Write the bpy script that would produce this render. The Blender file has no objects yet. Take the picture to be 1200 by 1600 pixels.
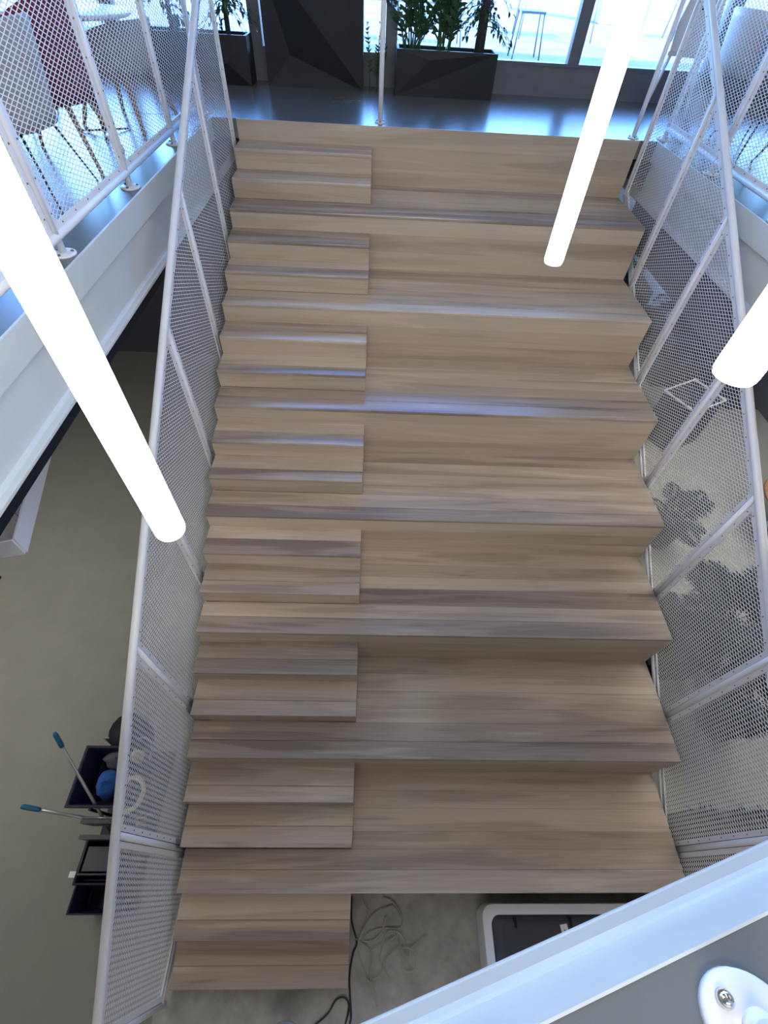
import bpy, math, random
from mathutils import Vector, Matrix
random.seed(7)
sc = bpy.context.scene
COL = sc.collection
PI = math.pi

# ------------------------------------------------------------------ camera
cam_d = bpy.data.cameras.new('camera')
cam_d.sensor_fit = 'VERTICAL'; cam_d.sensor_height = 36.0
cam_d.lens = 725.67 / 1600 * 36.0
cam_d.clip_start = 0.02; cam_d.clip_end = 300
cam = bpy.data.objects.new('camera', cam_d); COL.objects.link(cam)
cam.location = (1.4317, -5.9993, 5.3045)
cam.rotation_euler = (0.6770, -0.0433, -0.0007)
sc.camera = cam

# ------------------------------------------------------------------ world, sun, exposure
W = bpy.data.worlds.new('world'); sc.world = W; W.use_nodes = True
nt = W.node_tree; nt.nodes.clear()
sky = nt.nodes.new('ShaderNodeTexSky'); sky.sky_type = 'NISHITA'; sky.sun_disc = False
sky.sun_elevation = math.radians(48); sky.sun_rotation = math.radians(140)
bg = nt.nodes.new('ShaderNodeBackground'); bg.inputs['Strength'].default_value = 3.1
wo = nt.nodes.new('ShaderNodeOutputWorld')
tint = nt.nodes.new('ShaderNodeMix'); tint.data_type = 'RGBA'; tint.blend_type = 'MULTIPLY'; tint.inputs['Factor'].default_value = 1.0
tint.inputs['B'].default_value = (0.53, 0.83, 1.28, 1)      # white balance of the camera is set for the lamps
nt.links.new(sky.outputs[0], tint.inputs['A']); nt.links.new(tint.outputs['Result'], bg.inputs[0]); nt.links.new(bg.outputs[0], wo.inputs[0])

def light(name, kind, loc, energy, color=(1, 1, 1), rot=(0, 0, 0), size=None, size_y=None):
    d = bpy.data.lights.new(name, kind); d.energy = energy; d.color = color
    if kind == 'AREA':
        d.shape = 'RECTANGLE'; d.size = size; d.size_y = size_y or size
    o = bpy.data.objects.new(name, d); COL.objects.link(o)
    o.location = loc; o.rotation_euler = rot
    return o
sun = light('sun', 'SUN', (0, 0, 30), 15.0, (0.97, 0.98, 1.0))
sun.rotation_euler = Vector((-0.45, 0.62, -0.75)).to_track_quat('-Z', 'Y').to_euler()
sun.data.angle = math.radians(0.6)
# unseen area lights added to brighten the upper hall and the ground floor (all above / behind the view)
light('unseen_fill_light', 'AREA', (2.0, -9.8, 8.1), 320, (1.0, 0.96, 0.9), (0, 0, 0), 4.0, 1.2)
light('unseen_fill_light', 'AREA', (-3.4, -3.5, 8.1), 60, (1.0, 0.97, 0.93), (0, 0, 0), 1.2, 4)
light('unseen_fill_light', 'AREA', (7.5, -3.5, 8.1), 60, (1.0, 0.97, 0.93), (0, 0, 0), 1.2, 4)
light('unseen_fill_light', 'AREA', (-3.2, -4.0, 3.42), 100, (1.0, 0.96, 0.88), (0, 0, 0), 1.0, 4)
light('unseen_fill_light', 'AREA', (6.6, -2.5, 3.42), 210, (1.0, 0.96, 0.86), (0, 0, 0), 1.2, 5)
light('unseen_fill_light', 'AREA', (1.6, -8.6, 3.42), 40, (1.0, 0.97, 0.92), (0, 0, 0), 4, 1.0)
por = light('window_portal', 'AREA', (1.5, 2.2, 6.0), 1, (1, 1, 1), (-PI / 2, 0, 0), 14, 3.2)
por.data.cycles.is_portal = True
sc.view_settings.view_transform = 'Standard'; sc.view_settings.look = 'None'
sc.view_settings.gamma = 1.0; sc.view_settings.use_curve_mapping = False
sc.view_settings.exposure = 0.0

# ------------------------------------------------------------------ materials
MATS = {}
def mat(name, color, rough=0.5, metal=0.0, spec=0.5, var=0.0, scale=8.0, bump=0.0, emit=None, estr=0.0, stretch=None, rvar=0.0):
    m = bpy.data.materials.new(name); m.use_nodes = True
    t = m.node_tree; b = t.nodes['Principled BSDF']
    b.inputs['Base Color'].default_value = (*color, 1)
    b.inputs['Roughness'].default_value = rough
    b.inputs['Metallic'].default_value = metal
    b.inputs['Specular IOR Level'].default_value = spec
    if emit:
        b.inputs['Emission Color'].default_value = (*emit, 1); b.inputs['Emission Strength'].default_value = estr
    if var or bump or rvar:
        g = t.nodes.new('ShaderNodeNewGeometry')
        mp = t.nodes.new('ShaderNodeMapping'); t.links.new(g.outputs['Position'], mp.inputs[0])
        if stretch: mp.inputs['Scale'].default_value = stretch
        n = t.nodes.new('ShaderNodeTexNoise'); n.inputs['Scale'].default_value = scale
        n.inputs['Detail'].default_value = 5; n.inputs['Roughness'].default_value = 0.6
        t.links.new(mp.outputs[0], n.inputs['Vector'])
        if var:
            r = t.nodes.new('ShaderNodeValToRGB')
            r.color_ramp.elements[0].position = 0.3; r.color_ramp.elements[1].position = 0.7
            r.color_ramp.elements[0].color = (*[c * (1 - var) for c in color], 1)
            r.color_ramp.elements[1].color = (*[min(1, c * (1 + var)) for c in color], 1)
            t.links.new(n.outputs['Fac'], r.inputs[0]); t.links.new(r.outputs[0], b.inputs['Base Color'])
        if bump:
            bp = t.nodes.new('ShaderNodeBump'); bp.inputs['Strength'].default_value = bump; bp.inputs['Distance'].default_value = 0.01
            t.links.new(n.outputs['Fac'], bp.inputs['Height']); t.links.new(bp.outputs[0], b.inputs['Normal'])
        if rvar:
            mr = t.nodes.new('ShaderNodeMapRange'); mr.inputs['To Min'].default_value = rough - rvar; mr.inputs['To Max'].default_value = rough + rvar
            t.links.new(n.outputs['Fac'], mr.inputs['Value']); t.links.new(mr.outputs[0], b.inputs['Roughness'])
    MATS[name] = m
    return m

def wood(name, light_c, dark_c, rough=0.42, span=1.0):
    """oak-like board: grain along X, one tone for each board (random per object)"""
    m = bpy.data.materials.new(name); m.use_nodes = True
    t = m.node_tree; N = t.nodes; L = t.links; b = N['Principled BSDF']
    g = N.new('ShaderNodeNewGeometry'); oi = N.new('ShaderNodeObjectInfo')
    ofs = N.new('ShaderNodeVectorMath'); ofs.operation = 'SCALE'; ofs.inputs['Scale'].default_value = 37.0
    cmb = N.new('ShaderNodeCombineXYZ')
    for i in range(3): L.new(oi.outputs['Random'], cmb.inputs[i])
    L.new(cmb.outputs[0], ofs.inputs[0])
    add = N.new('ShaderNodeVectorMath'); add.operation = 'ADD'
    L.new(g.outputs['Position'], add.inputs[0]); L.new(ofs.outputs[0], add.inputs[1])
    mp = N.new('ShaderNodeMapping'); mp.inputs['Scale'].default_value = (0.42, 6.0, 6.0); L.new(add.outputs[0], mp.inputs[0])
    n1 = N.new('ShaderNodeTexNoise'); n1.inputs['Scale'].default_value = 1.3; n1.inputs['Detail'].default_value = 3; n1.inputs['Distortion'].default_value = 0.6
    L.new(mp.outputs[0], n1.inputs['Vector'])
    # cathedral rings : sine of the warped noise
    ring = N.new('ShaderNodeMath'); ring.operation = 'MULTIPLY'; ring.inputs[1].default_value = 34.0; L.new(n1.outputs['Fac'], ring.inputs[0])
    sn = N.new('ShaderNodeMath'); sn.operation = 'SINE'; L.new(ring.outputs[0], sn.inputs[0])
    mp2 = N.new('ShaderNodeMapping'); mp2.inputs['Scale'].default_value = (2.2, 130.0, 130.0); L.new(add.outputs[0], mp2.inputs[0])
    n2 = N.new('ShaderNodeTexNoise'); n2.inputs['Scale'].default_value = 1.0; n2.inputs['Detail'].default_value = 4; L.new(mp2.outputs[0], n2.inputs['Vector'])
    # board tone
    tone = N.new('ShaderNodeMath'); tone.operation = 'MULTIPLY_ADD'; tone.inputs[1].default_value = 0.66 * span; tone.inputs[2].default_value = 0.47 - 0.33 * span
    L.new(oi.outputs['Random'], tone.inputs[0])
    a1 = N.new('ShaderNodeMath'); a1.operation = 'MULTIPLY_ADD'; a1.inputs[1].default_value = 0.055; L.new(sn.outputs[0], a1.inputs[0]); L.new(tone.outputs[0], a1.inputs[2])
    f2 = N.new('ShaderNodeMath'); f2.operation = 'SUBTRACT'; L.new(n2.outputs['Fac'], f2.inputs[0]); f2.inputs[1].default_value = 0.5
    a2 = N.new('ShaderNodeMath'); a2.operation = 'MULTIPLY_ADD'; a2.inputs[1].default_value = 0.45; L.new(f2.outputs[0], a2.inputs[0]); L.new(a1.outputs[0], a2.inputs[2])
    f3 = N.new('ShaderNodeMath'); f3.operation = 'SUBTRACT'; L.new(n1.outputs['Fac'], f3.inputs[0]); f3.inputs[1].default_value = 0.5
    a3 = N.new('ShaderNodeMath'); a3.operation = 'MULTIPLY_ADD'; a3.inputs[1].default_value = 1.5; L.new(f3.outputs[0], a3.inputs[0]); L.new(a2.outputs[0], a3.inputs[2])
    r = N.new('ShaderNodeValToRGB'); e = r.color_ramp.elements
    e[0].position = 0.05; e[0].color = (*light_c, 1); e[1].position = 0.95; e[1].color = (*dark_c, 1)
    L.new(a3.outputs[0], r.inputs[0]); L.new(r.outputs[0], b.inputs['Base Color'])
    b.inputs['Roughness'].default_value = rough; b.inputs['Specular IOR Level'].default_value = 0.6
    bp = N.new('ShaderNodeBump'); bp.inputs['Strength'].default_value = 0.06; bp.inputs['Distance'].default_value = 0.004
    L.new(n2.outputs['Fac'], bp.inputs['Height']); L.new(bp.outputs[0], b.inputs['Normal'])
    MATS[name] = m
    return m

WOOD = wood('oak_tread', (0.58, 0.468, 0.362), (0.225, 0.168, 0.134), 0.25)
WOODR = wood('oak_riser', (0.56, 0.455, 0.340), (0.34, 0.265, 0.195), 0.42, 0.7)
WHITE = mat('white_powder_coat', (0.78, 0.77, 0.79), 0.38, var=0.03, scale=3)
STEEL_W = mat('white_beam_paint', (0.60, 0.61, 0.57), 0.33, var=0.04, scale=2.5, bump=0.03)
SCREW = mat('screw_steel', (0.16, 0.15, 0.15), 0.4, metal=0.6, var=0.1)
CHROME = mat('bolt_chrome', (0.62, 0.60, 0.57), 0.12, metal=1.0, var=0.05)
UFLOOR = mat('polished_grey_floor', (0.135, 0.142, 0.14), 0.26, var=0.10, scale=1.6, bump=0.0, rvar=0.03, spec=0.9)
GFLOOR = mat('olive_grey_screed', (0.205, 0.203, 0.178), 0.62, var=0.06, scale=3.0, bump=0.03)
CONC = mat('bare_concrete', (0.34, 0.325, 0.30), 0.8, var=0.22, scale=6.0, bump=0.2)
DWALL = mat('dark_blue_wall', (0.05, 0.055, 0.075), 0.6, var=0.1, scale=3)
WWALL = mat('white_wall', (0.72, 0.71, 0.69), 0.8, var=0.03, scale=2)
SILL = mat('grey_sill_panel', (0.13, 0.135, 0.15), 0.55, var=0.08, scale=4)
FRAME = mat('grey_window_frame', (0.12, 0.125, 0.14), 0.4, var=0.05)
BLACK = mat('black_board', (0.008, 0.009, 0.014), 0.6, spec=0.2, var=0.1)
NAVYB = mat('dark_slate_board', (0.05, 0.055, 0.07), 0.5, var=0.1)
PLANT_D = mat('charcoal_planter', (0.012, 0.0125, 0.017), 0.5, spec=0.3, var=0.12, scale=20, bump=0.03)
SOIL = mat('soil', (0.03, 0.022, 0.016), 0.9, var=0.3, scale=40, bump=0.4)
LEAF = mat('glossy_green_leaf', (0.035, 0.085, 0.032), 0.32, var=0.35, scale=9)
LEAF2 = mat('dark_palm_leaf', (0.008, 0.012, 0.012), 0.6, spec=0.1, var=0.35, scale=9)
STEM = mat('stem_green', (0.07, 0.10, 0.035), 0.5, var=0.2)
TRUNK = mat('plant_trunk', (0.045, 0.042, 0.04), 0.8, var=0.3, scale=30, bump=0.3)
TERR = mat('terrace_paving', (0.13, 0.13, 0.128), 0.8, var=0.25, scale=1.5, bump=0.1)
OUTM = mat('pale_metal_furniture', (0.10, 0.14, 0.17), 0.4, var=0.05)
OUTD = mat('dark_metal_furniture', (0.10, 0.12, 0.14), 0.4, var=0.05)
PINKW = mat('pink_render', (0.45, 0.26, 0.25), 0.8, var=0.08)
CREAMC = mat('cream_upholstery', (0.40, 0.385, 0.35), 0.85, var=0.06, scale=30, bump=0.1)
BEIGEC = mat('beige_upholstery', (0.36, 0.30, 0.25), 0.85, var=0.06, scale=30, bump=0.1)
REDC = mat('burgundy_upholstery', (0.19, 0.016, 0.03), 0.8, var=0.15, scale=30, bump=0.1)
REDB = mat('red_upholstery', (0.45, 0.05, 0.06), 0.7, var=0.12, scale=30)
BROWNC = mat('brown_upholstery', (0.14, 0.085, 0.075), 0.8, var=0.12, scale=30, bump=0.1)
LEGW = mat('honey_wood_leg', (0.34, 0.20, 0.10), 0.5, var=0.2, scale=12, stretch=(6, 6, 1))
LEGB = mat('black_metal_leg', (0.015, 0.015, 0.018), 0.4, var=0.1)
TABW = mat('white_table_top', (0.72, 0.72, 0.75), 0.35, var=0.02)
NAVY = mat('navy_plastic', (0.008, 0.009, 0.032), 0.5, spec=0.3, var=0.1)
BLUEC = mat('blue_cloth', (0.02, 0.10, 0.36), 0.9, var=0.2, scale=20, bump=0.3)
PINKC = mat('pink_cloth', (0.42, 0.12, 0.22), 0.9, var=0.2, scale=20, bump=0.3)
GREYC = mat('grey_cloth', (0.08, 0.09, 0.12), 0.9, var=0.2, scale=20, bump=0.3)
CREAMP = mat('cream_mop_yarn', (0.55, 0.48, 0.32), 0.9, var=0.25, scale=60, bump=0.3)
TEAL = mat('teal_grip', (0.012, 0.13, 0.24), 0.45, var=0.1)
ALU = mat('aluminium_tube', (0.42, 0.42, 0.42), 0.35, metal=0.7, var=0.05)
CABLE = mat('beige_cable', (0.36, 0.33, 0.27), 0.6, var=0.1)
CABLEB = mat('black_cable', (0.012, 0.012, 0.013), 0.5, var=0.1)
CASEW = mat('white_case_plastic', (0.70, 0.72, 0.75), 0.35, var=0.02)
CASED = mat('dark_case_plastic', (0.045, 0.05, 0.065), 0.42, var=0.08)
PAPER = mat('sticker_paper', (0.75, 0.75, 0.74), 0.7, var=0.02)
INK = mat('sticker_ink', (0.05, 0.05, 0.05), 0.7, var=0.05)
TABLEW = mat('brown_wood_top', (0.17, 0.085, 0.045), 0.45, var=0.25, scale=5, stretch=(1, 9, 9))
TUBE = mat('led_tube_diffuser', (0.9, 0.9, 0.92), 0.4, emit=(1.0, 0.985, 0.97), estr=16.0, var=0.01)
TUBEC = mat('tube_end_cap', (0.85, 0.85, 0.86), 0.4, emit=(1.0, 0.985, 0.97), estr=1.1, var=0.01)
GREYCAP = mat('grey_cap', (0.22, 0.22, 0.22), 0.5, var=0.05)
GLASS = bpy.data.materials.new('window_glass'); GLASS.use_nodes = True
t = GLASS.node_tree; t.nodes.clear()
o_ = t.nodes.new('ShaderNodeOutputMaterial'); mx = t.nodes.new('ShaderNodeMixShader')
tr = t.nodes.new('ShaderNodeBsdfTransparent'); tr.inputs[0].default_value = (0.93, 0.96, 0.97, 1)
gl = t.nodes.new('ShaderNodeBsdfGlossy'); gl.inputs['Roughness'].default_value = 0.02
fr = t.nodes.new('ShaderNodeFresnel'); fr.inputs[0].default_value = 1.45
t.links.new(fr.outputs[0], mx.inputs[0]); t.links.new(tr.outputs[0], mx.inputs[1]); t.links.new(gl.outputs[0], mx.inputs[2]); t.links.new(mx.outputs[0], o_.inputs[0])

# ------------------------------------------------------------------ mesh helpers
class MB:
    def __init__(s): s.v = []; s.f = []; s.sm = []
    def add(s, vs, fs, smooth=False):
        n = len(s.v); s.v += [tuple(v) for v in vs]; s.f += [tuple(i + n for i in f) for f in fs]; s.sm += [smooth] * len(fs); return s
    def box(s, x0, x1, y0, y1, z0, z1, M=None):
        vs = [Vector(p) for p in ((x0, y0, z0), (x1, y0, z0), (x1, y1, z0), (x0, y1, z0), (x0, y0, z1), (x1, y0, z1), (x1, y1, z1), (x0, y1, z1))]
        if M: vs = [M @ v for v in vs]
        return s.add(vs, [(0, 3, 2, 1), (4, 5, 6, 7), (0, 1, 5, 4), (1, 2, 6, 5), (2, 3, 7, 6), (3, 0, 4, 7)])
    def prism(s, poly, axis, a, b):
        """poly: list of 2D points, extruded along axis 'x','y','z' from a to b"""
        def P(u, w, c): return {'x': (c, u, w), 'y': (u, c, w), 'z': (u, w, c)}[axis]
        n = len(poly); vs = [P(u, w, a) for u, w in poly] + [P(u, w, b) for u, w in poly]
        fs = [tuple(range(n))[::-1], tuple(range(n, 2 * n))] + [(i, (i + 1) % n, n + (i + 1) % n, n + i) for i in range(n)]
        return s.add(vs, fs)
    def tube(s, pts, r, n=10, caps=True, smooth=True):
        pts = [Vector(p) for p in pts]; rs = r if isinstance(r, (list, tuple)) else [r] * len(pts)
        rings = []; up = None
        for i, p in enumerate(pts):
            d = (pts[min(i + 1, len(pts) - 1)] - pts[max(i - 1, 0)]).normalized()
            if up is None:
                up = Vector((0, 0, 1)) if abs(d.z) < 0.9 else Vector((1, 0, 0))
            u = d.cross(up).normalized(); w = u.cross(d).normalized(); up = w
            rings.append([p + (u * math.cos(2 * PI * k / n) + w * math.sin(2 * PI * k / n)) * rs[i] for k in range(n)])
        vs = [v for R in rings for v in R]; fs = []
        for i in range(len(pts) - 1):
            for k in range(n):
                fs.append((i * n + k, i * n + (k + 1) % n, (i + 1) * n + (k + 1) % n, (i + 1) * n + k))
        s.add(vs, fs, smooth)
        if caps:
            m = len(s.v) - len(vs)
            s.f.append(tuple(m + k for k in range(n))[::-1]); s.sm.append(False)
            s.f.append(tuple(m + (len(pts) - 1) * n + k for k in range(n))); s.sm.append(False)
        return s
    def lathe(s, prof, c=(0, 0, 0), n=20, M=None, smooth=True):
        vs = []; fs = []
        for r, z in prof:
            for k in range(n):
                v = Vector((c[0] + r * math.cos(2 * PI * k / n), c[1] + r * math.sin(2 * PI * k / n), c[2] + z))
                vs.append(M @ v if M else v)
        for i in range(len(prof) - 1):
            for k in range(n):
                fs.append((i * n + k, i * n + (k + 1) % n, (i + 1) * n + (k + 1) % n, (i + 1) * n + k))
        fs.append(tuple(range(n))[::-1]); fs.append(tuple((len(prof) - 1) * n + k for k in range(n)))
        return s.add(vs, fs, smooth)
    def mesh(s, name):
        me = bpy.data.meshes.new(name); me.from_pydata(s.v, [], s.f); me.validate()
        if len(me.polygons) == len(s.sm): me.polygons.foreach_set('use_smooth', s.sm)
        me.update(); return me
    def build(s, name, m, parent=None, loc=(0, 0, 0), bevel=0.0, seg=2):
        o = link(name, s.mesh(name), m, parent, loc)
        if bevel:
            b = o.modifiers.new('bevel', 'BEVEL'); b.width = bevel; b.segments = seg; b.limit_method = 'ANGLE'; b.angle_limit = math.radians(40)
        return o

def link(name, me, m=None, parent=None, loc=(0, 0, 0)):
    if m is not None and len(me.materials) == 0: me.materials.append(m)
    o = bpy.data.objects.new(name, me); COL.objects.link(o); o.location = loc
    if parent is not None: o.parent = parent
    return o
def tag(o, label, cat=None, group=None, kind=None):
    o['label'] = label
    if cat: o['category'] = cat
    if group: o['group'] = group
    if kind: o['kind'] = kind
    return o
def thing(name, label, cat, loc=(0, 0, 0), rz=0, group=None, kind=None):
    o = bpy.data.objects.new(name, None); COL.objects.link(o); o.location = loc; o.rotation_euler = (0, 0, rz)
    o.empty_display_size = 0.1
    return tag(o, label, cat, group, kind)
def struct(o, label): o['kind'] = 'structure'; o['label'] = label; return o
def copy_tree(o, parent=None):
    c = o.copy(); COL.objects.link(c); c.parent = parent
    for ch in o.children: copy_tree(ch, c)
    return c

# ------------------------------------------------------------------ dimensions
RISE, RUN, SW, SPLIT = 0.17, 0.2881, 4.1434, 1.3738
H = 24 * RISE
SLOPE = RISE / RUN
def Y(n): return (n - 24) * RUN
XL, XR = -0.25, 4.33            # opening edges in the upper floor
FY = 1.97                       # window wall
# near floor edge : line through E0 with direction EU
E0 = Vector((1.77, -6.20, H)); EU = Vector((0.957, 0.290, 0)).normalized(); EN = Vector((-EU.y, EU.x, 0))
def edge_y(x): return E0.y + (x - E0.x) * EU.y / EU.x

# ------------------------------------------------------------------ the setting
struct(MB().box(-7, 11, -12, 9.0, -0.2, 0.0).build('floor', GFLOOR), 'olive grey screed floor of the ground storey')
struct(MB().box(-0.12, 4.25, -8.0, -5.78, 0.0, 0.012).build('floor_concrete', CONC), 'bare concrete strip of floor at the foot of the stairs')
zt = H - 0.16
u1 = MB()
u1.box(-7, XL, -12, 0.0, zt, H); u1.box(XR, 11, -12, 0.0, zt, H); u1.box(-7, 11, 0.02, FY + 0.1, zt, H)
u1.prism([(XL, -12), (XR, -12), (XR, edge_y(XR)), (XL, edge_y(XL))], 'z', zt, H)
struct(u1.build('floor_upper', UFLOOR), 'polished dark grey floor of the upper storey around the stair opening')
struct(MB().box(-7, 11, -12, FY + 0.3, 8.2, 8.3).build('ceiling', WWALL), 'white ceiling over the upper hall')
struct(MB().box(-7.1, -7, -12, FY, 0, 8.2).build('wall_left', WWALL), 'white side wall of the hall, left')
struct(MB().box(11, 11.1, -12, FY, 0, 8.2).build('wall_right', WWALL), 'white side wall of the hall, right')
struct(MB().box(-7, 11, -12.1, -12, 0, 8.2).build('wall_front', WWALL), 'white wall behind the viewer')
struct(MB().box(-7, 4.3, 2.12, 2.3, 0, zt - 0.02).build('wall_back', DWALL), 'dark blue back wall of the ground storey under the landing')
struct(MB().box(4.3, 11, 8.9, 9.0, 0, zt).build('wall_back_right', DWALL), 'dark back wall of the deep right part of the ground storey')
gc = MB(); gc.box(-7, XL - 0.04, -12, 2.1, zt - 0.4, zt - 0.3); gc.box(XR + 0.06, 11, -12, 9.0, zt - 0.4, zt - 0.3)
struct(gc.build('ceiling_ground', WWALL), 'ceiling of the ground storey beside the stair opening')
struct(MB().box(-25, 30, FY + 0.1, 60, H - 0.2, H - 0.02).build('ground_terrace', TERR), 'pale sunlit paving of the terrace outside the windows')

# edge beams : fascia plate, web, bottom flange, dark board below
def edge_beam(name, label, M, length, board_h, board_m, dep=0.48, flush=False, lip=0.025):
    """local: x along the edge, +y to the void, z up, origin on the floor edge at floor level"""
    b = bpy.data.objects.new(name, None); COL.objects.link(b); b.matrix_world = M; struct(b, label)
    wf = 0.006 if flush else -0.030
    if not flush: MB().box(0, length, -0.012, 0.004, -0.165, 0.003).build('fascia_plate', STEEL_W, b, bevel=0.002)
    MB().box(0, length, 0.0005 if flush else wf - 0.015, wf, -dep, 0.001 if flush else -0.17).build('web', STEEL_W, b)
    MB().box(0, length, -0.10, lip, -dep - 0.02, -dep + 0.002).build('bottom_flange', STEEL_W, b, bevel=0.004)
    # fillet between web and flange
    MB().prism([(wf, -dep), (wf + 0.018, -dep + 0.002), (wf + 0.006, -dep + 0.008), (wf, -dep + 0.020)], 'x', 0, length).build('fillet', STEEL_W, b)
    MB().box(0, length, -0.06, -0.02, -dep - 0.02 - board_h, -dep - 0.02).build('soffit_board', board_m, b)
    return b
def frame_M(o, xdir, ydir):
    x = Vector(xdir).normalized(); y = Vector(ydir).normalized(); z = x.cross(y)
    M = Matrix((x, y, z)).transposed().to_4x4(); M.translation = Vector(o); return M
# left edge: void is +x ; x-axis must satisfy x cross y = +z -> x = -Y dir
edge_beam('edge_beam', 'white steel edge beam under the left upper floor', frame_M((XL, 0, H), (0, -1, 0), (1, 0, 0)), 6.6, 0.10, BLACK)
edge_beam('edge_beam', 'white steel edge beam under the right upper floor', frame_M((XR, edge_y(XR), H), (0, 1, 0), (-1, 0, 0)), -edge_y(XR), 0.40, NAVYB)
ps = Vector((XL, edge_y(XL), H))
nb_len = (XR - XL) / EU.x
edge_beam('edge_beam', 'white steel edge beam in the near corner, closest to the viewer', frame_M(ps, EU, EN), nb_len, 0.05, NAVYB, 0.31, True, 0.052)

# window wall of the upper storey
MUL = [-6.9, -5.3, -3.6, -1.75, -0.06, 1.56, 3.82, 5.55, 7.3, 9.0, 10.9]
ZG0, ZG1 = H + 0.315, H + 3.6
for i in range(len(MUL) - 1):
    a, b = MUL[i], MUL[i + 1]
    w = bpy.data.objects.new('window_%d' % (i + 1), None); COL.objects.link(w)
    w.location = ((a + b) / 2, FY, H)
    struct(w, 'tall fixed window bay with grey frame and low grey panel, number %d from the left' % (i + 1))
    hw = (b - a) / 2
    MB().box(-hw, hw, -0.03, 0.06, 0.0, 0.285).build('sill_panel', SILL, w)
    f = MB(); f.box(-hw, -hw + 0.07, -0.05, 0.07, 0.285, 3.6); f.box(hw - 0.07, hw, -0.05, 0.07, 0.285, 3.6)
    f.box(-hw + 0.07, hw - 0.07, -0.045, 0.065, 0.285, 0.315); f.box(-hw + 0.07, hw - 0.07, -0.045, 0.065, 3.5, 3.6)
    f.build('window_frame', FRAME, w)
    MB().box(-hw + 0.07, hw - 0.07, 0.005, 0.015, 0.315, 3.5).build('glass_pane', GLASS, w)
struct(MB().box(-7, 11, FY - 0.05, FY + 0.3, H + 3.6, 8.2).build('wall_back_upper', WWALL), 'white wall strip above the upper windows')

# ------------------------------------------------------------------ staircase (boards one by one)
st = thing('staircase', 'wide oak staircase with small steps on the left and seating tiers on the right', 'staircase')
T = 0.03
def plank(name, parent, x0, x1, y0, y1, z0, z1, m, bev=0.0015):
    c = ((x0 + x1) / 2, (y0 + y1) / 2, (z0 + z1) / 2)
    o = MB().box(x0 - c[0], x1 - c[0], y0 - c[1], y1 - c[1], z0 - c[2], z1 - c[2]).build(name, m, parent, c, bevel=bev)
    return o
def group_part(name):
    o = bpy.data.objects.new(name, None); COL.objects.link(o); o.parent = st; return o
def split_len(a, b, n, jit=0.18):
    xs = [i / n for i in range(n + 1)]
    for i in range(1, n): xs[i] += random.uniform(-jit, jit) / n
    return [a + (b - a) * x for x in xs]
for n in range(1, 25):
    full = n % 3 == 0
    z = n * RISE; y0 = Y(n)
    # ---- tread
    if n < 24:
        tr_ = group_part('seat_tier' if full else 'tread')
        ys = split_len(y0, y0 + RUN, 2)
        for k in range(2):
            plank('plank', tr_, 0, SW if full else SPLIT, ys[k], ys[k + 1] + (0.006 if k == 1 and not full else -0.0008), z - T, z, WOOD, 0.006 if k == 0 else 0.0012)
        if full:
            ys = split_len(y0 + RUN, Y(n + 3), 4)
            for k in range(4):
                plank('plank', tr_, SPLIT, SW, ys[k], ys[k + 1] + (0.006 if k == 3 else -0.0008), z - T, z, WOOD, 0.0012)
    # ---- riser below this nosing
    rs_ = group_part('riser')
    plank('plank', rs_, 0, SW if full and n > 0 else SPLIT, y0 + 0.004, y0 + 0.024, z - RISE + 0.0005, z - T if n < 24 else z, WOODR, 0.001)
    if full:
        zs = split_len(z - 3 * RISE, z - RISE, 2, 0.1)
        for k in range(2):
            plank('plank', rs_, SPLIT, SW, y0 + 0.004, y0 + 0.024, zs[k] + 0.0005, zs[k + 1], WOODR, 0.001)
    # ---- end panels of the small steps (at the split) and carcass sides
    if not full:
        top = n
        k = (n // 3) * 3
        plank('end_panel', st, SPLIT - 0.022, SPLIT - 0.001, y0 + 0.026, Y(k + 3) + 0.003, k * RISE + 0.0005 if n % 3 == 1 else (n - 1) * RISE + 0.0005, z - T - 0.0005, WOODR, 0.0008)
# landing nosing board
plank('landing_nosing', st, 0, SW, 0.0, 0.019, H - 0.001, H + 0.002, WOOD, 0.0005)
# carcass : the closed sides of the stair body
def zig(step0, xside):
    pts = []
    if step0 == 1:
        for n in range(1, 25): pts += [(Y(n) + 0.03, (n - 1) * RISE - (T if n > 1 else 0)), (Y(n) + 0.03, n * RISE - T)]
    else:
        for n in range(3, 25, 3): pts += [(Y(n) + 0.03, (n - 3) * RISE - (T if n > 3 else 0)), (Y(n) + 0.03, n * RISE - T)]
    pts += [(0.3, H - T - 0.02), (0.3, H - 0.7), (Y(1) + 0.6, 0.0)]
    return pts
MB().prism(zig(1, 0), 'x', 0.004, 0.03).build('stringer', NAVYB, st)
MB().prism(zig(3, 0), 'x', SW - 0.03, SW - 0.004).build('stringer', NAVYB, st)

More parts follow.
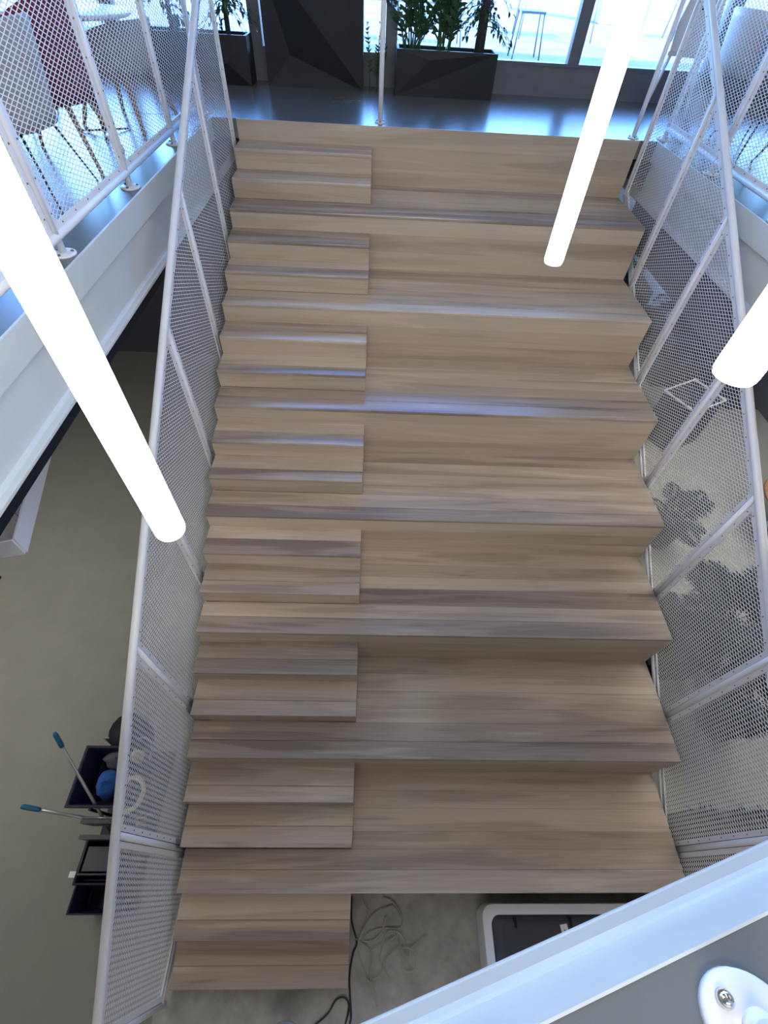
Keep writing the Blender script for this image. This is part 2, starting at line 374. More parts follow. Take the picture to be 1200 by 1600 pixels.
# ------------------------------------------------------------------ railings
LWD, SWD, STR = 0.062, 0.028, 0.0048
def lattice(poly_z0, poly_z1, slope, width, x=0.0, th=0.0014):
    """expanded-metal sheet in the plane x: u in 0..width (towards -y), between z0+slope*y and z1+slope*y. Bars of two directions, clipped"""
    mb = MB(); s = SWD / LWD
    for sg in (1, -1):
        sl = s * sg
        # line: z = sl*y + c ; y in [-width, 0]; inside: z0 + slope*y <= z <= z1 + slope*y
        cs = []
        for yy in (0, -width):
            for zz in (poly_z0 + slope * yy, poly_z1 + slope * yy): cs.append(zz - sl * yy)
        c = math.floor(min(cs) / SWD) * SWD
        while c < max(cs):
            lo, hi = -width, 0.0
            a = sl - slope
            # z0 <= a*y + c <= z1
            if abs(a) > 1e-6:
                ya, yb = (poly_z0 - c) / a, (poly_z1 - c) / a
                lo, hi = max(lo, min(ya, yb)), min(hi, max(ya, yb))
            if hi - lo > 0.004:
                d = Vector((0, 1, sl)).normalized(); nrm = Vector((0, -d.z, d.y)) * (STR / 2); tx = Vector((th / 2, 0, 0))
                xo = x + (0.0008 if sg > 0 else -0.0008)
                A = Vector((xo, lo, sl * lo + c)); B = Vector((xo, hi, sl * hi + c))
                vs = [A - nrm - tx, A + nrm - tx, A + nrm + tx, A - nrm + tx, B - nrm - tx, B + nrm - tx, B + nrm + tx, B - nrm + tx]
                mb.add(vs, [(0, 1, 5, 4), (1, 2, 6, 5), (2, 3, 7, 6), (3, 0, 4, 7)])
            c += SWD
    return mb
def flat_frame(z0, z1, slope, width, bw, x0, x1):
    """flat-bar frame around a panel"""
    mb = MB()
    def quad(pts): mb.prism(pts, 'x', x0, x1)
    P = lambda y, z: (y, z + slope * y)
    bz = bw * math.sqrt(1 + slope * slope)
    quad([P(-width, z0), P(0, z0), P(0, z0 + bz), P(-width, z0 + bz)])
    quad([P(-width, z1 - bz), P(0, z1 - bz), P(0, z1), P(-width, z1)])
    quad([P(-bw, z0 + bz), P(0, z0 + bz), P(0, z1 - bz), P(-bw, z1 - bz)])
    quad([P(-width, z0 + bz), P(-width + bw, z0 + bz), P(-width + bw, z1 - bz), P(-width, z1 - bz)])
    return mb
def screw_heads(z0, z1, slope, width, bw, xs, step=0.15):
    mb = MB()
    pts = []
    n = max(2, int(width / step))
    for i in range(n):
        y = -width * (i + 0.5) / n
        pts += [(y, z0 + bw * 0.55 + slope * y), (y, z1 - bw * 0.6 + slope * y)]
    n = max(2, int((z1 - z0) / step))
    for i in range(n):
        z = z0 + (z1 - z0) * (i + 0.5) / n
        pts += [(-bw * 0.5, z + slope * -bw * 0.5), (-width + bw * 0.5, z + slope * (-width + bw * 0.5))]
    for y, z in pts:
        for x in xs:
            R = Matrix.Translation((x, y, z)) @ Matrix.Rotation(PI / 2, 4, 'Y')
            mb.lathe([(0.0052, -0.003), (0.0052, 0.002), (0.003, 0.004)], (0, 0, 0), 6, R, False)
    return mb
PW = 0.96
# shared meshes of the inclined panels
IZ0, IZ1 = -0.44, 1.075
m_lat = lattice(IZ0 + 0.03, IZ1 - 0.03, SLOPE, PW - 0.05).mesh('inclined_mesh')
m_frm = flat_frame(IZ0, IZ1, SLOPE, PW - 0.05, 0.034, -0.007, 0.007).mesh('inclined_frame')
m_scr = screw_heads(IZ0, IZ1, SLOPE, PW - 0.05, 0.034, (-0.007, 0.007)).mesh('inclined_screws')
# short top panel is the same; the post ends just below the panel
def stair_railing(label, x, bottom_last):
    r = thing('stair_railing', label, 'railing', (x, 0, 0), 0)
    ys = [0.0 - PW * k for k in range(8)]
    for y in ys:
        zb = H + SLOPE * y + (-0.50); zt_ = H + SLOPE * y + 1.09
        zb = max(zb, 0.02)
        MB().tube([(0, 0, 0), (0, 0, zt_ - zb)], 0.021, 12).build('post', WHITE, r, (0, y, zb))
    y_end = ys[-1]
    hz = lambda y: H + SLOPE * y + 1.115
    hr = MB().tube([(0, 0.02, hz(0.02)), (0, 0.0, hz(0)), (0, y_end, hz(y_end)), (0, y_end - 0.03, hz(y_end) - 0.03)], 0.027, 16).build('handrail', WHITE, r)
    bz = lambda y: max(H + SLOPE * y - 0.47, 0.05)
    y_f = (0.09 - (H - 0.47)) / SLOPE
    MB().tube([(0, 0.0, bz(0)), (0, y_f, 0.09), (0, y_end, 0.09)], 0.018, 10).build('bottom_rail', WHITE, r)
    for k in range(7):
        y = ys[k] - 0.025
        zoff = H + SLOPE * y
        if k < 6:
            p = link('mesh_panel', m_lat, WHITE, r, (0, y, zoff))
            link('panel_frame', m_frm, WHITE, p); s_ = link('screw_heads', m_scr, SCREW, p); s_['kind'] = 'stuff'
        else:   # last panel stops above the floor
            w_ = PW - 0.05
            z0a = max(IZ0, 0.0)
            mb = lattice(-0.05, IZ1 - 0.03, SLOPE, w_)
            lim = 0.11 - zoff
            # clip bars at the floor side by keeping those above the lower rail
            p = lattice_clip(lim, IZ1 - 0.03, w_).build('mesh_panel', WHITE, r, (0, y, zoff))
            fm = MB(); bw = 0.034
            P = lambda yy, z: (yy, z + SLOPE * yy)
            bzv = bw * math.sqrt(1 + SLOPE ** 2)
            fm.prism([P(-w_, IZ1 - bzv), P(0, IZ1 - bzv), P(0, IZ1), P(-w_, IZ1)], 'x', -0.007, 0.007)
            yk = (lim - IZ0) / SLOPE
            fm.prism([(-w_, lim), (min(0, yk), lim), (min(0, yk), lim + bw), (-w_, lim + bw)], 'x', -0.007, 0.007)
            if yk < 0: fm.prism([P(yk, IZ0), P(0, IZ0), P(0, IZ0 + bzv), P(yk, IZ0 + bzv)], 'x', -0.007, 0.007)
            fm.prism([(-bw, IZ0), (0, IZ0), (0, IZ1 - bzv), (-bw, IZ1 - bzv - SLOPE * bw)], 'x', -0.007, 0.007)
            fm.prism([(-w_, lim + bw), (-w_ + bw, lim + bw), (-w_ + bw, IZ1 - bzv + SLOPE * (-w_ + bw)), (-w_, IZ1 - bzv - SLOPE * w_)], 'x', -0.007, 0.007)
            fm.build('panel_frame', WHITE, p)
    return r
def lattice_clip(zfloor, z1, width):
    """like lattice() with slope, but the lower border is max(inclined, level line)"""
    mb = MB(); s = SWD / LWD; th = 0.0014
    z0 = IZ0 + 0.03
    for sg in (1, -1):
        sl = s * sg; a = sl - SLOPE
        c = -2.0
        while c < 2.5:
            lo, hi = -width, 0.0
            ya, yb = (z0 - c) / a, (z1 - c) / a
            lo, hi = max(lo, min(ya, yb)), min(hi, max(ya, yb))
            yf = (zfloor - c) / sl
            if sl > 0: lo = max(lo, yf)
            else: hi = min(hi, yf)
            if hi - lo > 0.004:
                d = Vector((0, 1, sl)).normalized(); nrm = Vector((0, -d.z, d.y)) * (STR / 2); tx = Vector((th / 2, 0, 0))
                xo = 0.0008 * sg
                A = Vector((xo, lo, sl * lo + c)); B = Vector((xo, hi, sl * hi + c))
                vs = [A - nrm - tx, A + nrm - tx, A + nrm + tx, A - nrm + tx, B - nrm - tx, B + nrm - tx, B + nrm + tx, B - nrm + tx]
                mb.add(vs, [(0, 1, 5, 4), (1, 2, 6, 5), (2, 3, 7, 6), (3, 0, 4, 7)])
            c += SWD
    return mb
stair_railing('white inclined mesh railing along the left side of the stairs', -0.055, True)
stair_railing('white inclined mesh railing along the right side of the stairs', SW + 0.055, True)

# level railings of the upper floor
LPW = 1.115
l_lat = lattice(0.13, 1.07, 0.0, LPW - 0.05).mesh('level_mesh')
l_frm = flat_frame(0.11, 1.09, 0.0, LPW - 0.05, 0.034, -0.007, 0.007).mesh('level_frame')
l_scr = screw_heads(0.11, 1.09, 0.0, LPW - 0.05, 0.034, (-0.007, 0.007), 0.16).mesh('level_screws')
def base_flange(r, x, y, z, parent, rad=0.068):
    f = MB().lathe([(rad, 0.0), (rad, 0.006), (rad - 0.006, 0.010), (0.03, 0.012)], (x, y, z), 24).build('base_flange', WHITE, parent)
    for k in range(3):
        a = k * 2 * PI / 3 + 0.5
        MB().lathe([(0.0095, 0.0), (0.0095, 0.006), (0.006, 0.009)], (x + math.cos(a) * rad * 0.72, y + math.sin(a) * rad * 0.72, z + 0.009), 10).build('bolt', SCREW, f)
    return f
def level_railing(label, x, y0, n, xo=0.0):
    r = thing('level_railing', label, 'railing', (x, y0, H), 0)
    for k in range(n + 1):
        y = -LPW * k
        MB().tube([(0, y, 0.0), (0, y, 1.10)], 0.021, 12).build('post', WHITE, r)
        base_flange(r, 0, y, 0, r)
    MB().tube([(0, 0.02, 1.12), (0, -LPW * n - 0.02, 1.12)], 0.027, 14).build('handrail', WHITE, r)
    MB().tube([(0, 0.0, 0.09), (0, -LPW * n, 0.09)], 0.024, 12).build('bottom_rail', WHITE, r)
    for k in range(n):
        p = link('mesh_panel', l_lat, WHITE, r, (0, -LPW * k - 0.025, 0))
        link('panel_frame', l_frm, WHITE, p); s_ = link('screw_heads', l_scr, SCREW, p); s_['kind'] = 'stuff'
    return r
level_railing('white level mesh railing on the left upper floor in front of the chairs', -0.345, 0.16, 5)
level_railing('white level mesh railing on the right upper floor edge', 4.43, 0.10, 5)

# post on the landing, end post and the near railing foot
lp = thing('landing_post', 'slender white post standing alone at the middle of the landing edge', 'post', (1.45, 0.16, H))
MB().tube([(0, 0, 0.0), (0, 0, 1.12)], 0.024, 14).build('pole', WHITE, lp)
MB().lathe([(0.024, 1.12), (0.026, 1.13), (0.02, 1.15), (0.004, 1.158)], (0, 0, 0), 14).build('cap', WHITE, lp)
base_flange(None, 0, 0, 0.0, lp, 0.055)
ep = thing('end_post', 'white post with round foot at the right end of the landing', 'post', (4.10, 0.10, H))
MB().tube([(0, 0, 0.0), (0, 0, 1.12)], 0.022, 14).build('pole', WHITE, ep)
MB().lathe([(0.022, 1.12), (0.024, 1.13), (0.018, 1.15), (0.004, 1.158)], (0, 0, 0), 14).build('cap', WHITE, ep)
base_flange(None, 0, 0, 0.0, ep, 0.055)
MB().box(-0.006, 0.006, 0.022, 0.032, 0.15, 1.05).build('slot_bar', BLACK, ep)

nf = thing('railing_foot', 'white oval railing foot with a chrome dome bolt in the near corner', 'railing', (2.161, -6.206, H))
ng = math.atan2(EU.y, EU.x)
fl = MB().lathe([(0.097, 0.0), (0.097, 0.012), (0.091, 0.018), (0.04, 0.020)], (0, 0, 0), 40).build('base_flange', WHITE, nf)
fl.scale = (1.0, 0.80, 1)
fl.rotation_euler = (0, 0, -0.6)
MB().lathe([(0.0155, 0.018), (0.0155, 0.023), (0.0135, 0.030), (0.009, 0.0355), (0.003, 0.038)], (-0.048, 0.043, 0), 20).build('dome_bolt', CHROME, nf)
MB().tube([(0.004, -0.006, 0.018), (0.004, -0.006, 0.42), (0.004, -0.2, 0.62)], 0.026, 18).build('post', WHITE, nf)
MB().lathe([(0.042, 0.018), (0.033, 0.024), (0.027, 0.036)], (0.004, -0.006, 0), 18).build('weld_collar', WHITE, nf)

# ------------------------------------------------------------------ pendant tubes
def pendant(label, x, y, z, r, length):
    p = thing('tube_pendant', label, 'lamp', (x, y, z), 0, 'glowing tube pendants over the stairs')
    MB().lathe([(r, 0.012), (r, length)], (0, 0, 0), 32).build('diffuser', TUBE, p)
    MB().lathe([(r * 0.6, 0.0), (r * 0.93, 0.002), (r * 1.0, 0.010), (r * 1.002, 0.018)], (0, 0, 0), 32).build('end_cap', TUBEC, p)
    MB().lathe([(r * 1.02, length), (r * 1.02, length + 0.05), (0.01, length + 0.07)], (0, 0, 0), 24).build('top_cap', WHITE, p)
    MB().tube([(0, 0, length + 0.05), (0, 0, 8.19 - z)], 0.003, 6).build('cable', CABLEB, p)
pendant('glowing white tube lamp hanging in front of the left railing', 0.80, -5.11, 4.07, 0.047, 2.3)
pendant('glowing white tube lamp hanging over the upper seating tiers', 2.33, -3.55, 4.30, 0.046, 2.4)
pendant('glowing white tube lamp cut off by the right edge of the picture', 2.25, -5.10, 4.71, 0.048, 2.3)

# ------------------------------------------------------------------ planters and plants of the landing
def faceted_planter(label, x0, x1, y0, y1, h, tris, pts):
    """front face at y0 made of flat facets; pts: extra front points (u, v, push) ; tris over indices 0 BL,1 BR,2 TR,3 TL,4.. extra"""
    p = thing('faceted_planter', label, 'planter', ((x0 + x1) / 2, (y0 + y1) / 2, H))
    w = x1 - x0; d = y1 - y0; mb = MB()
    front = [(-w / 2, -d / 2, 0), (w / 2, -d / 2, 0), (w / 2, -d / 2, h), (-w / 2, -d / 2, h)]
    for u, v, push in pts: front.append((-w / 2 + u * w, -d / 2 - push, v * h))
    back = [(-w / 2, d / 2, 0), (w / 2, d / 2, 0), (w / 2, d / 2, h), (-w / 2, d / 2, h)]
    n = len(front)
    inn = [(-w / 2 + .03, -d / 2 + .03, h), (w / 2 - .03, -d / 2 + .03, h), (w / 2 - .03, d / 2 - .03, h), (-w / 2 + .03, d / 2 - .03, h)]
    inn2 = [(a, b, h - 0.06) for a, b, c in inn]
    vs = front + back + inn + inn2
    B = n; I = n + 4; J = n + 8
    fs = list(tris) + [(1, B + 1, B + 2, 2), (B + 0, 0, 3, B + 3), (B + 1, B + 0, B + 3, B + 2), (0, B + 0, B + 1, 1)]
    fs += [(3, 2, I + 1, I), (2, B + 2, I + 2, I + 1), (B + 2, B + 3, I + 3, I + 2), (B + 3, 3, I, I + 3)]
    fs += [(I + k, I + (k + 1) % 4, J + (k + 1) % 4, J + k) for k in range(4)]
    mb.add(vs, fs); mb.build('box', PLANT_D, p)
    MB().add([(a, b, h - 0.05) for a, b, c in inn], [(0, 1, 2, 3)]).build('soil', SOIL, p)
    return p
def leaflet(mb, base, d, up, ln, w, droop=0.25):
    d = d.normalized(); side = d.cross(up)
    if side.length < 1e-3: side = Vector((1, 0, 0))
    side.normalize(); nu = side.cross(d).normalized()
    m = base + d * ln * 0.45 + nu * ln * 0.06; tip = base + d * ln - nu * ln * droop
    q = base + d * ln * 0.78 - nu * ln * droop * 0.35
    vs = [base, m + side * w / 2 + nu * w * .12, m, m - side * w / 2 + nu * w * .12, q + side * w * .33, q, q - side * w * .33, tip]
    mb.add(vs, [(0, 1, 2), (0, 2, 3), (1, 4, 5, 2), (2, 5, 6, 3), (4, 7, 5), (5, 7, 6)], True)
def zz_frond(h, lean, n, lw, ll, seed):
    rnd = random.Random(seed); mb = MB()
    pts = []
    for i in range(9):
        t_ = i / 8; pts.append(Vector((lean * t_ ** 1.6, 0, h * (t_ - 0.12 * lean * t_ * t_))))
    mb.tube(pts, [0.011 - 0.007 * i / 8 for i in range(9)], 6)
    for i in range(n):
        t_ = 0.28 + 0.7 * i / (n - 1); k = min(7, int(t_ * 8)); fr_ = t_ * 8 - k
        p = pts[k].lerp(pts[k + 1], fr_); ax = (pts[k + 1] - pts[k]).normalized()
        for s in (-1, 1):
            d = Vector((0, s, 0)) * 0.85 + ax * 0.55 + Vector((rnd.uniform(-.3, .3), rnd.uniform(-.2, .2), rnd.uniform(-.15, .2)))
            leaflet(mb, p, d, ax.cross(Vector((0, s, 0))) + Vector((0.01, 0, 0)), ll * rnd.uniform(.8, 1.15), lw * rnd.uniform(.85, 1.1), rnd.uniform(.1, .35))
    me = mb.mesh('frond'); me.materials.append(LEAF); return me
ZZ = [zz_frond(0.75, 0.18, 9, 0.042, 0.105, 1), zz_frond(0.62, 0.32, 8, 0.045, 0.11, 2), zz_frond(0.9, 0.12, 11, 0.04, 0.10, 3), zz_frond(0.5, 0.42, 8, 0.042, 0.10, 4)]
def zz_plant(label, x, y, z, n, seed, sc_=1.0, group=None):
    rnd = random.Random(seed)
    p = thing('potted_plant', label, 'plant', (x, y, z), 0, group)
    for i in range(n):
        o = link('frond', ZZ[rnd.randrange(4)], None, p, (rnd.uniform(-.09, .09), rnd.uniform(-.06, .06), 0))
        o.rotation_euler = (rnd.uniform(-.1, .1), rnd.uniform(-.05, .16), 2 * PI * i / n + rnd.uniform(-.4, .4)); s = sc_ * rnd.uniform(.8, 1.15); o.scale = (s, s, s)
    return p
def bush_tree(label, x, y, z, h, n, seed, trunk=0.03, spread=0.35):
    """woody plant with thick trunk and drooping leafy twigs"""
    rnd = random.Random(seed)
    p = thing('potted_plant', label, 'plant', (x, y, z))
    MB().tube([(0, 0, 0), (0.01, 0.01, h * .5), (0.03, 0.0, h)], [trunk, trunk * .85, trunk * .6], 10).build('trunk', TRUNK, p)
    for i in range(n):
        mb = MB(); a = rnd.uniform(0, 2 * PI); z0 = h * rnd.uniform(.18, 1.0); ln = spread * rnd.uniform(.6, 1.1)
        pts = [Vector((math.cos(a) * ln * s_, math.sin(a) * ln * s_ * .7, z0 + 0.12 * s_ - 0.30 * s_ * s_)) for s_ in (0, .25, .5, .75, 1)]
        mb.tube(pts, [.006, .005, .004, .003, .002], 5)
        for k in range(14):
            t_ = (k + 1) / 14.5 * 4; j = min(3, int(t_)); q = pts[j].lerp(pts[j + 1], t_ - j)
            d = Vector((math.cos(a) + rnd.uniform(-.9, .9), math.sin(a) + rnd.uniform(-.9, .9), rnd.uniform(-.9, .3)))
            leaflet(mb, q, d, Vector((0, 0, 1)), rnd.uniform(.06, .11), rnd.uniform(.025, .04), .3)
        mb.build('twig', LEAF, p)
    return p
P1 = faceted_planter('low dark faceted planter box at the middle of the window', 1.62, 2.80, 1.50, 1.88, 0.41,
    [(0, 1, 2), (0, 2, 4), (4, 2, 3), (0, 4, 3)], [(0.33, 0.80, 0.022)])
P2 = faceted_planter('tall dark faceted planter left of the landing post', 0.08, 1.23, 1.64, 1.90, 1.15,
    [(0, 1, 4), (4, 1, 3), (3, 1, 2), (0, 4, 3)], [(0.24, 0.235, -0.10)])
P3 = faceted_planter('dark faceted planter behind the top of the left railing', -1.35, -0.11, 1.56, 1.90, 0.43,
    [(0, 1, 4), (4, 1, 2), (3, 4, 2), (0, 4, 3)], [(0.8, 0.45, 0.05)])
zp = H + 0.36
zz_plant('leafy green plant in the left half of the low planter', 1.80, 1.68, zp, 18, 11, 1.0)
zz_plant('upright green plant in the middle of the low planter', 2.16, 1.70, zp, 14, 12, 1.05)
bush_tree('thick-stemmed plant with drooping twigs at the right end of the low planter', 2.60, 1.72, zp, 1.1, 26, 13, 0.06, 0.34)
bush_tree('dark bushy plant in the planter behind the left railing top', -0.34, 1.72, zp, 0.9, 34, 14, 0.03, 0.34)
bush_tree('bushy plant in the far left end of the planter behind the left railing', -0.98, 1.72, zp, 0.85, 30, 15, 0.03, 0.36)
zz_plant('small plant sprig between tall planter and landing post', 1.40, 1.78, H + 0.0, 4, 16, 0.62)

# ------------------------------------------------------------------ terrace furniture outside
def slat_stool(name, label, x, y, w, d, h, nsl, m, rz=0, group=None, cat='stool'):
    p = thing(name, label, cat, (x, y, H - 0.02), rz, group)
    for sx in (-1, 1):
        for sy in (-1, 1):
            MB().tube([(sx * (w / 2 + .03), sy * (d / 2 + .03), 0), (sx * (w / 2 - .02), sy * (d / 2 - .02), h)], 0.012, 8).build('leg', m, p)
    MB().box(-w / 2, w / 2, -d / 2, -d / 2 + .025, h - .03, h).build('rim', m, p); MB().box(-w / 2, w / 2, d / 2 - .025, d / 2, h - .03, h).build('rim', m, p)
    for k in range(nsl):
        xx = -w / 2 + w * (k + .5) / nsl
        MB().box(xx - w / nsl * .32, xx + w / nsl * .32, -d / 2 + .025, d / 2 - .025, h - .022, h - .004).build('slat', m, p)
    return p
slat_stool('slatted_stool', 'pale slatted metal stool on the terrace beside the plants', 3.90, 5.17, 0.40, 0.34, 0.57, 7, OUTM)
slat_stool('slatted_table', 'long slatted metal table on the terrace behind the stool', 5.05, 8.1, 1.45, 0.7, 0.74, 18, OUTM, 0, None, 'table')
slat_stool('slatted_bench', 'slatted metal bench on the terrace seen past the tall planter', 1.7, 6.2, 2.3, 0.5, 0.55, 22, OUTM, 0, None, 'bench')
slat_stool('slatted_stool', 'dark metal stool at the far right of the terrace', 8.3, 9.2, 0.5, 0.5, 0.7, 6, OUTD)
slat_stool('slatted_table', 'slatted metal table on the far left of the terrace', -2.6, 5.6, 1.2, 0.7, 0.74, 14, OUTM, 0, None, 'table')
slat_stool('slatted_stool', 'slatted stool at the left table on the terrace', -1.35, 4.6, 0.4, 0.36, 0.6, 6, OUTD)
pw = thing('parasol_pole', 'white parasol pole with round foot on the terrace near the right window frame', 'pole', (6.25, 6.3, H - 0.02))
MB().tube([(0, 0, 0.05), (0, 0, 2.4)], 0.035, 10).build('pole', WHITE, pw)
MB().lathe([(0.25, 0), (0.25, 0.04), (0.05, 0.07)], (0, 0, 0), 20).build('foot', WHITE, pw)
pk = MB().box(-0.25, 0.25, -0.25, 0.25, 0, 3.2).build('terrace_pillar', PINKW, None, (7.4, 12.0, H - 0.02), bevel=0.02); tag(pk, 'dull pink pillar at the back of the terrace', 'pillar')

# ------------------------------------------------------------------ upper floor furniture
def tub_shell(h0, h1, r, th, a0, n=18, flare=0.06):
    """curved backrest shell around local origin; opening towards +y"""
    mb = MB(); vs = []; rows = 7
    for side in (0, 1):
        rr = r if side == 0 else r - th
        for i in range(rows):
            v = i / (rows - 1)
            for k in range(n + 1):
                a = -PI / 2 + (k / n - .5) * 2 * a0
                edge = abs(k / n - .5) * 2
                top = h1 - (h1 - h0) * 0.45 * edge ** 3
                z = h0 + (top - h0) * v
                R = rr + flare * v
                vs.append((R * math.cos(a), R * math.sin(a), z))
    C = n + 1; S = rows * C; fs = []
    for i in range(rows - 1):
        for k in range(n):
            a = i * C + k
            fs.append((a, a + 1, a + C + 1, a + C)); fs.append((S + a, S + a + C, S + a + C + 1, S + a + 1))
    for k in range(n):
        fs.append((k, S + k, S + k + 1, k + 1)); t0 = (rows - 1) * C + k; fs.append((t0, t0 + 1, S + t0 + 1, S + t0))
    for i in range(rows - 1):
        a = i * C; fs.append((a, a + C, S + a + C, S + a)); a = i * C + n; fs.append((a, S + a, S + a + C, a + C))
    mb.add(vs, fs, True); return mb
def tub_chair(label, x, y, rz, m, legm, leg_r, h1=0.84, z0=None, group=None, r=0.29, seat=0.45):
    p = thing('tub_chair', label, 'chair', (x, y, H), rz, group)
    tub_shell(seat - 0.07, h1, r, 0.035, math.radians(105)).build('backrest', m, p)
    MB().lathe([(r - .06, seat - .09), (r - .02, seat - .07), (r - .015, seat - .02), (r - .05, seat + .015), (0.02, seat + .025)], (0, 0, 0), 28).build('seat', m, p)
    for sx in (-1, 1):
        for sy in (-1, 1):
            MB().tube([(sx * r * .62, sy * r * .62, seat - .08), (sx * r * .98, sy * r * .98, 0)], [leg_r, leg_r * .65], 8).build('leg', legm, p)
    return p
tub_chair('cream tub chair with thin black legs behind the left railing', -0.92, -2.27, PI / 2, CREAMC, LEGB, 0.009, 0.86, r=0.31, group='tub chairs behind the left railing')
tub_chair('burgundy tub chair with wooden legs between the cream and the beige chair', -0.98, -1.54, PI / 2 + .1, REDC, LEGW, 0.022, 0.92, r=0.32, group='tub chairs behind the left railing')
tub_chair('beige tub chair with wooden legs half under the round white table', -0.90, -0.33, PI / 2 - .25, BEIGEC, LEGW, 0.026, 0.70, r=0.31, group='tub chairs behind the left railing')
tb = thing('round_table', 'round white table behind the left railing', 'table', (-1.0, -0.77, H))
MB().lathe([(0.46, 0.735), (0.48, 0.745), (0.48, 0.757), (0.46, 0.765)], (0, 0, 0), 48).build('table_top', TABW, tb)
MB().tube([(0, 0, 0.01), (0, 0, 0.735)], 0.018, 12).build('column', LEGB, tb)
for k in range(3):
    a_ = 0.9 + k * 2 * PI / 3
    MB().tube([(0, 0, .03), (.24 * math.cos(a_), .24 * math.sin(a_), .008)], .008, 8).build('foot', LEGB, tb)
tub_chair('cream tub chair at the far side of the round white table', -2.0, -0.35, -PI / 2, CREAMC, LEGW, 0.018)
# right side
tub_chair('white tub chair behind the top of the right railing', 5.75, 1.45, -PI / 2 + .3, TABW, LEGB, 0.01, 0.90, r=0.36)
tub_chair('red tub chair behind the right railing', 5.70, 0.62, -PI / 2, REDB, LEGB, 0.01, 0.88, r=0.32)
tub_chair('brown tub chair nearest to the right railing', 5.35, -0.02, -PI / 2, BROWNC, LEGB, 0.012, 0.84, r=0.34)
tub_chair('dark brown tub chair at the right edge of the picture', 5.35, -0.90, -PI / 2 - .1, BROWNC, LEGB, 0.012, 0.84, r=0.34)
wt = thing('square_table', 'white square table behind the right railing', 'table', (6.6, 0.2, H))
MB().box(-.4, .4, -.4, .4, .72, .745).build('table_top', TABW, wt, bevel=.005)
MB().tube([(0, 0, .02), (0, 0, .72)], .035, 12).build('column', WHITE, wt); MB().box(-.25, .25, -.25, .25, 0, .015).build('foot', WHITE, wt)
hc = thing('high_chair', 'white plastic child seat with a slot in its back by the right window', 'chair', (4.98, 1.52, H), -0.4)
sh = MB().prism([(-.19, .52), (.19, .52), (.21, .75), (.17, .98), (-.17, .98), (-.21, .75)], 'y', -.17, -.14).build('backrest', TABW, hc, bevel=.01)
MB().box(-.03, .03, -.173, -.137, .86, .89).build('slot', BLACK, sh)
MB().box(-.2, .2, -.16, .18, .49, .53).build('seat', TABW, hc, bevel=.01)
for sx in (-1, 1):
    for sy in (-1, 1): MB().tube([(sx * .16, sy * .14, .5), (sx * .24, sy * .24, 0)], .013, 8).build('leg', WHITE, hc)
MB().tube([(-.2, -.1, .7), (-.21, .1, .72), (0, .2, .73), (.21, .1, .72), (.2, -.1, .7)], .012, 8).build('safety_bar', WHITE, hc)

# ------------------------------------------------------------------ ground floor : right side
def palm_frond(ln, n, w, droop, seed):
    rnd = random.Random(seed); mb = MB(); pts = []
    for i in range(11):
        t_ = i / 10; pts.append(Vector((ln * (t_ * .92), 0, ln * (.75 * t_ - droop * t_ * t_))))
    mb.tube(pts, [.012 - .0095 * i / 10 for i in range(11)], 6)
    for i in range(n):
        t_ = .18 + .8 * i / (n - 1); k = min(9, int(t_ * 10)); q = pts[k].lerp(pts[k + 1], t_ * 10 - k); ax = (pts[k + 1] - pts[k]).normalized()
        L_ = ln * .42 * math.sin(PI * (0.15 + .8 * t_)) * rnd.uniform(.85, 1.1)
        for s in (-1, 1):
            d = Vector((0, s, 0)) + ax * .75 + Vector((0, 0, -.15 + rnd.uniform(-.1, .1)))
            leaflet(mb, q, d, Vector((0, 0, 1)), L_, w, .25)
    me = mb.mesh('palm_frond'); me.materials.append(LEAF2); return me
PF = [palm_frond(1.0, 22, .050, .62, 21), palm_frond(.85, 20, .050, .8, 22), palm_frond(1.15, 24, .050, .5, 23)]
def palm(label, x, y, n, seed, h=0.7, s0=1.0, pot=(0.22, 0.42)):
    rnd = random.Random(seed)
    p = thing('potted_palm', label, 'plant', (x, y, 0))
    pt = MB().lathe([(pot[0] * .8, 0), (pot[0], pot[1]), (pot[0] - .02, pot[1]), (pot[0] - .03, pot[1] - .05)], (0, 0, 0), 24).build('pot', PLANT_D, p)
    MB().lathe([(pot[0] - .03, pot[1] - .06), (pot[0] - .031, pot[1] - .045)], (0, 0, 0), 20).build('soil', SOIL, p)
    MB().tube([(0, 0, pot[1] - .05), (.02, .01, h)], [.05, .03], 10).build('trunk', TRUNK, p)
    for i in range(n):
        o = link('palm_frond', PF[rnd.randrange(3)], None, p, (.01, .01, h - .03))
        o.rotation_euler = (rnd.uniform(-.15, .15), rnd.uniform(-.55, .25), 2 * PI * i / n + rnd.uniform(-.25, .25)); s = s0 * rnd.uniform(.85, 1.1); o.scale = (s, s, s)
    return p
palm('large potted palm under the right railing, seen from above', 5.45, -3.75, 16, 31, .75, .80)
palm('second potted palm right of the large palm under the right railing', 5.30, -4.62, 13, 32, .7, .50)
palm('small potted palm beside the right stair flank', 5.60, -2.10, 12, 33, .45, .50)
bxp = thing('square_planter', 'large square black planter between the stairs and the large palm', 'planter', (4.86, -3.62, 0))
MB().box(-.34, .34, -.52, .40, 0, .46).build('box', BLACK, bxp, bevel=.01)
MB().box(-.31, .31, -.49, .37, .46, .464).build('soil', SOIL, bxp)
lpb = thing('long_planter', 'long low dark planter trough with leaf sprigs near the foot of the right railing', 'planter', (5.5, -5.70, 0))
MB().box(-1.1, 1.4, -.24, .24, 0, .42).build('trough', PLANT_D, lpb, bevel=.01)
MB().box(-1.06, 1.36, -.18, .18, .42, .425).build('soil', SOIL, lpb)
lq = MB(); rr_ = random.Random(5)
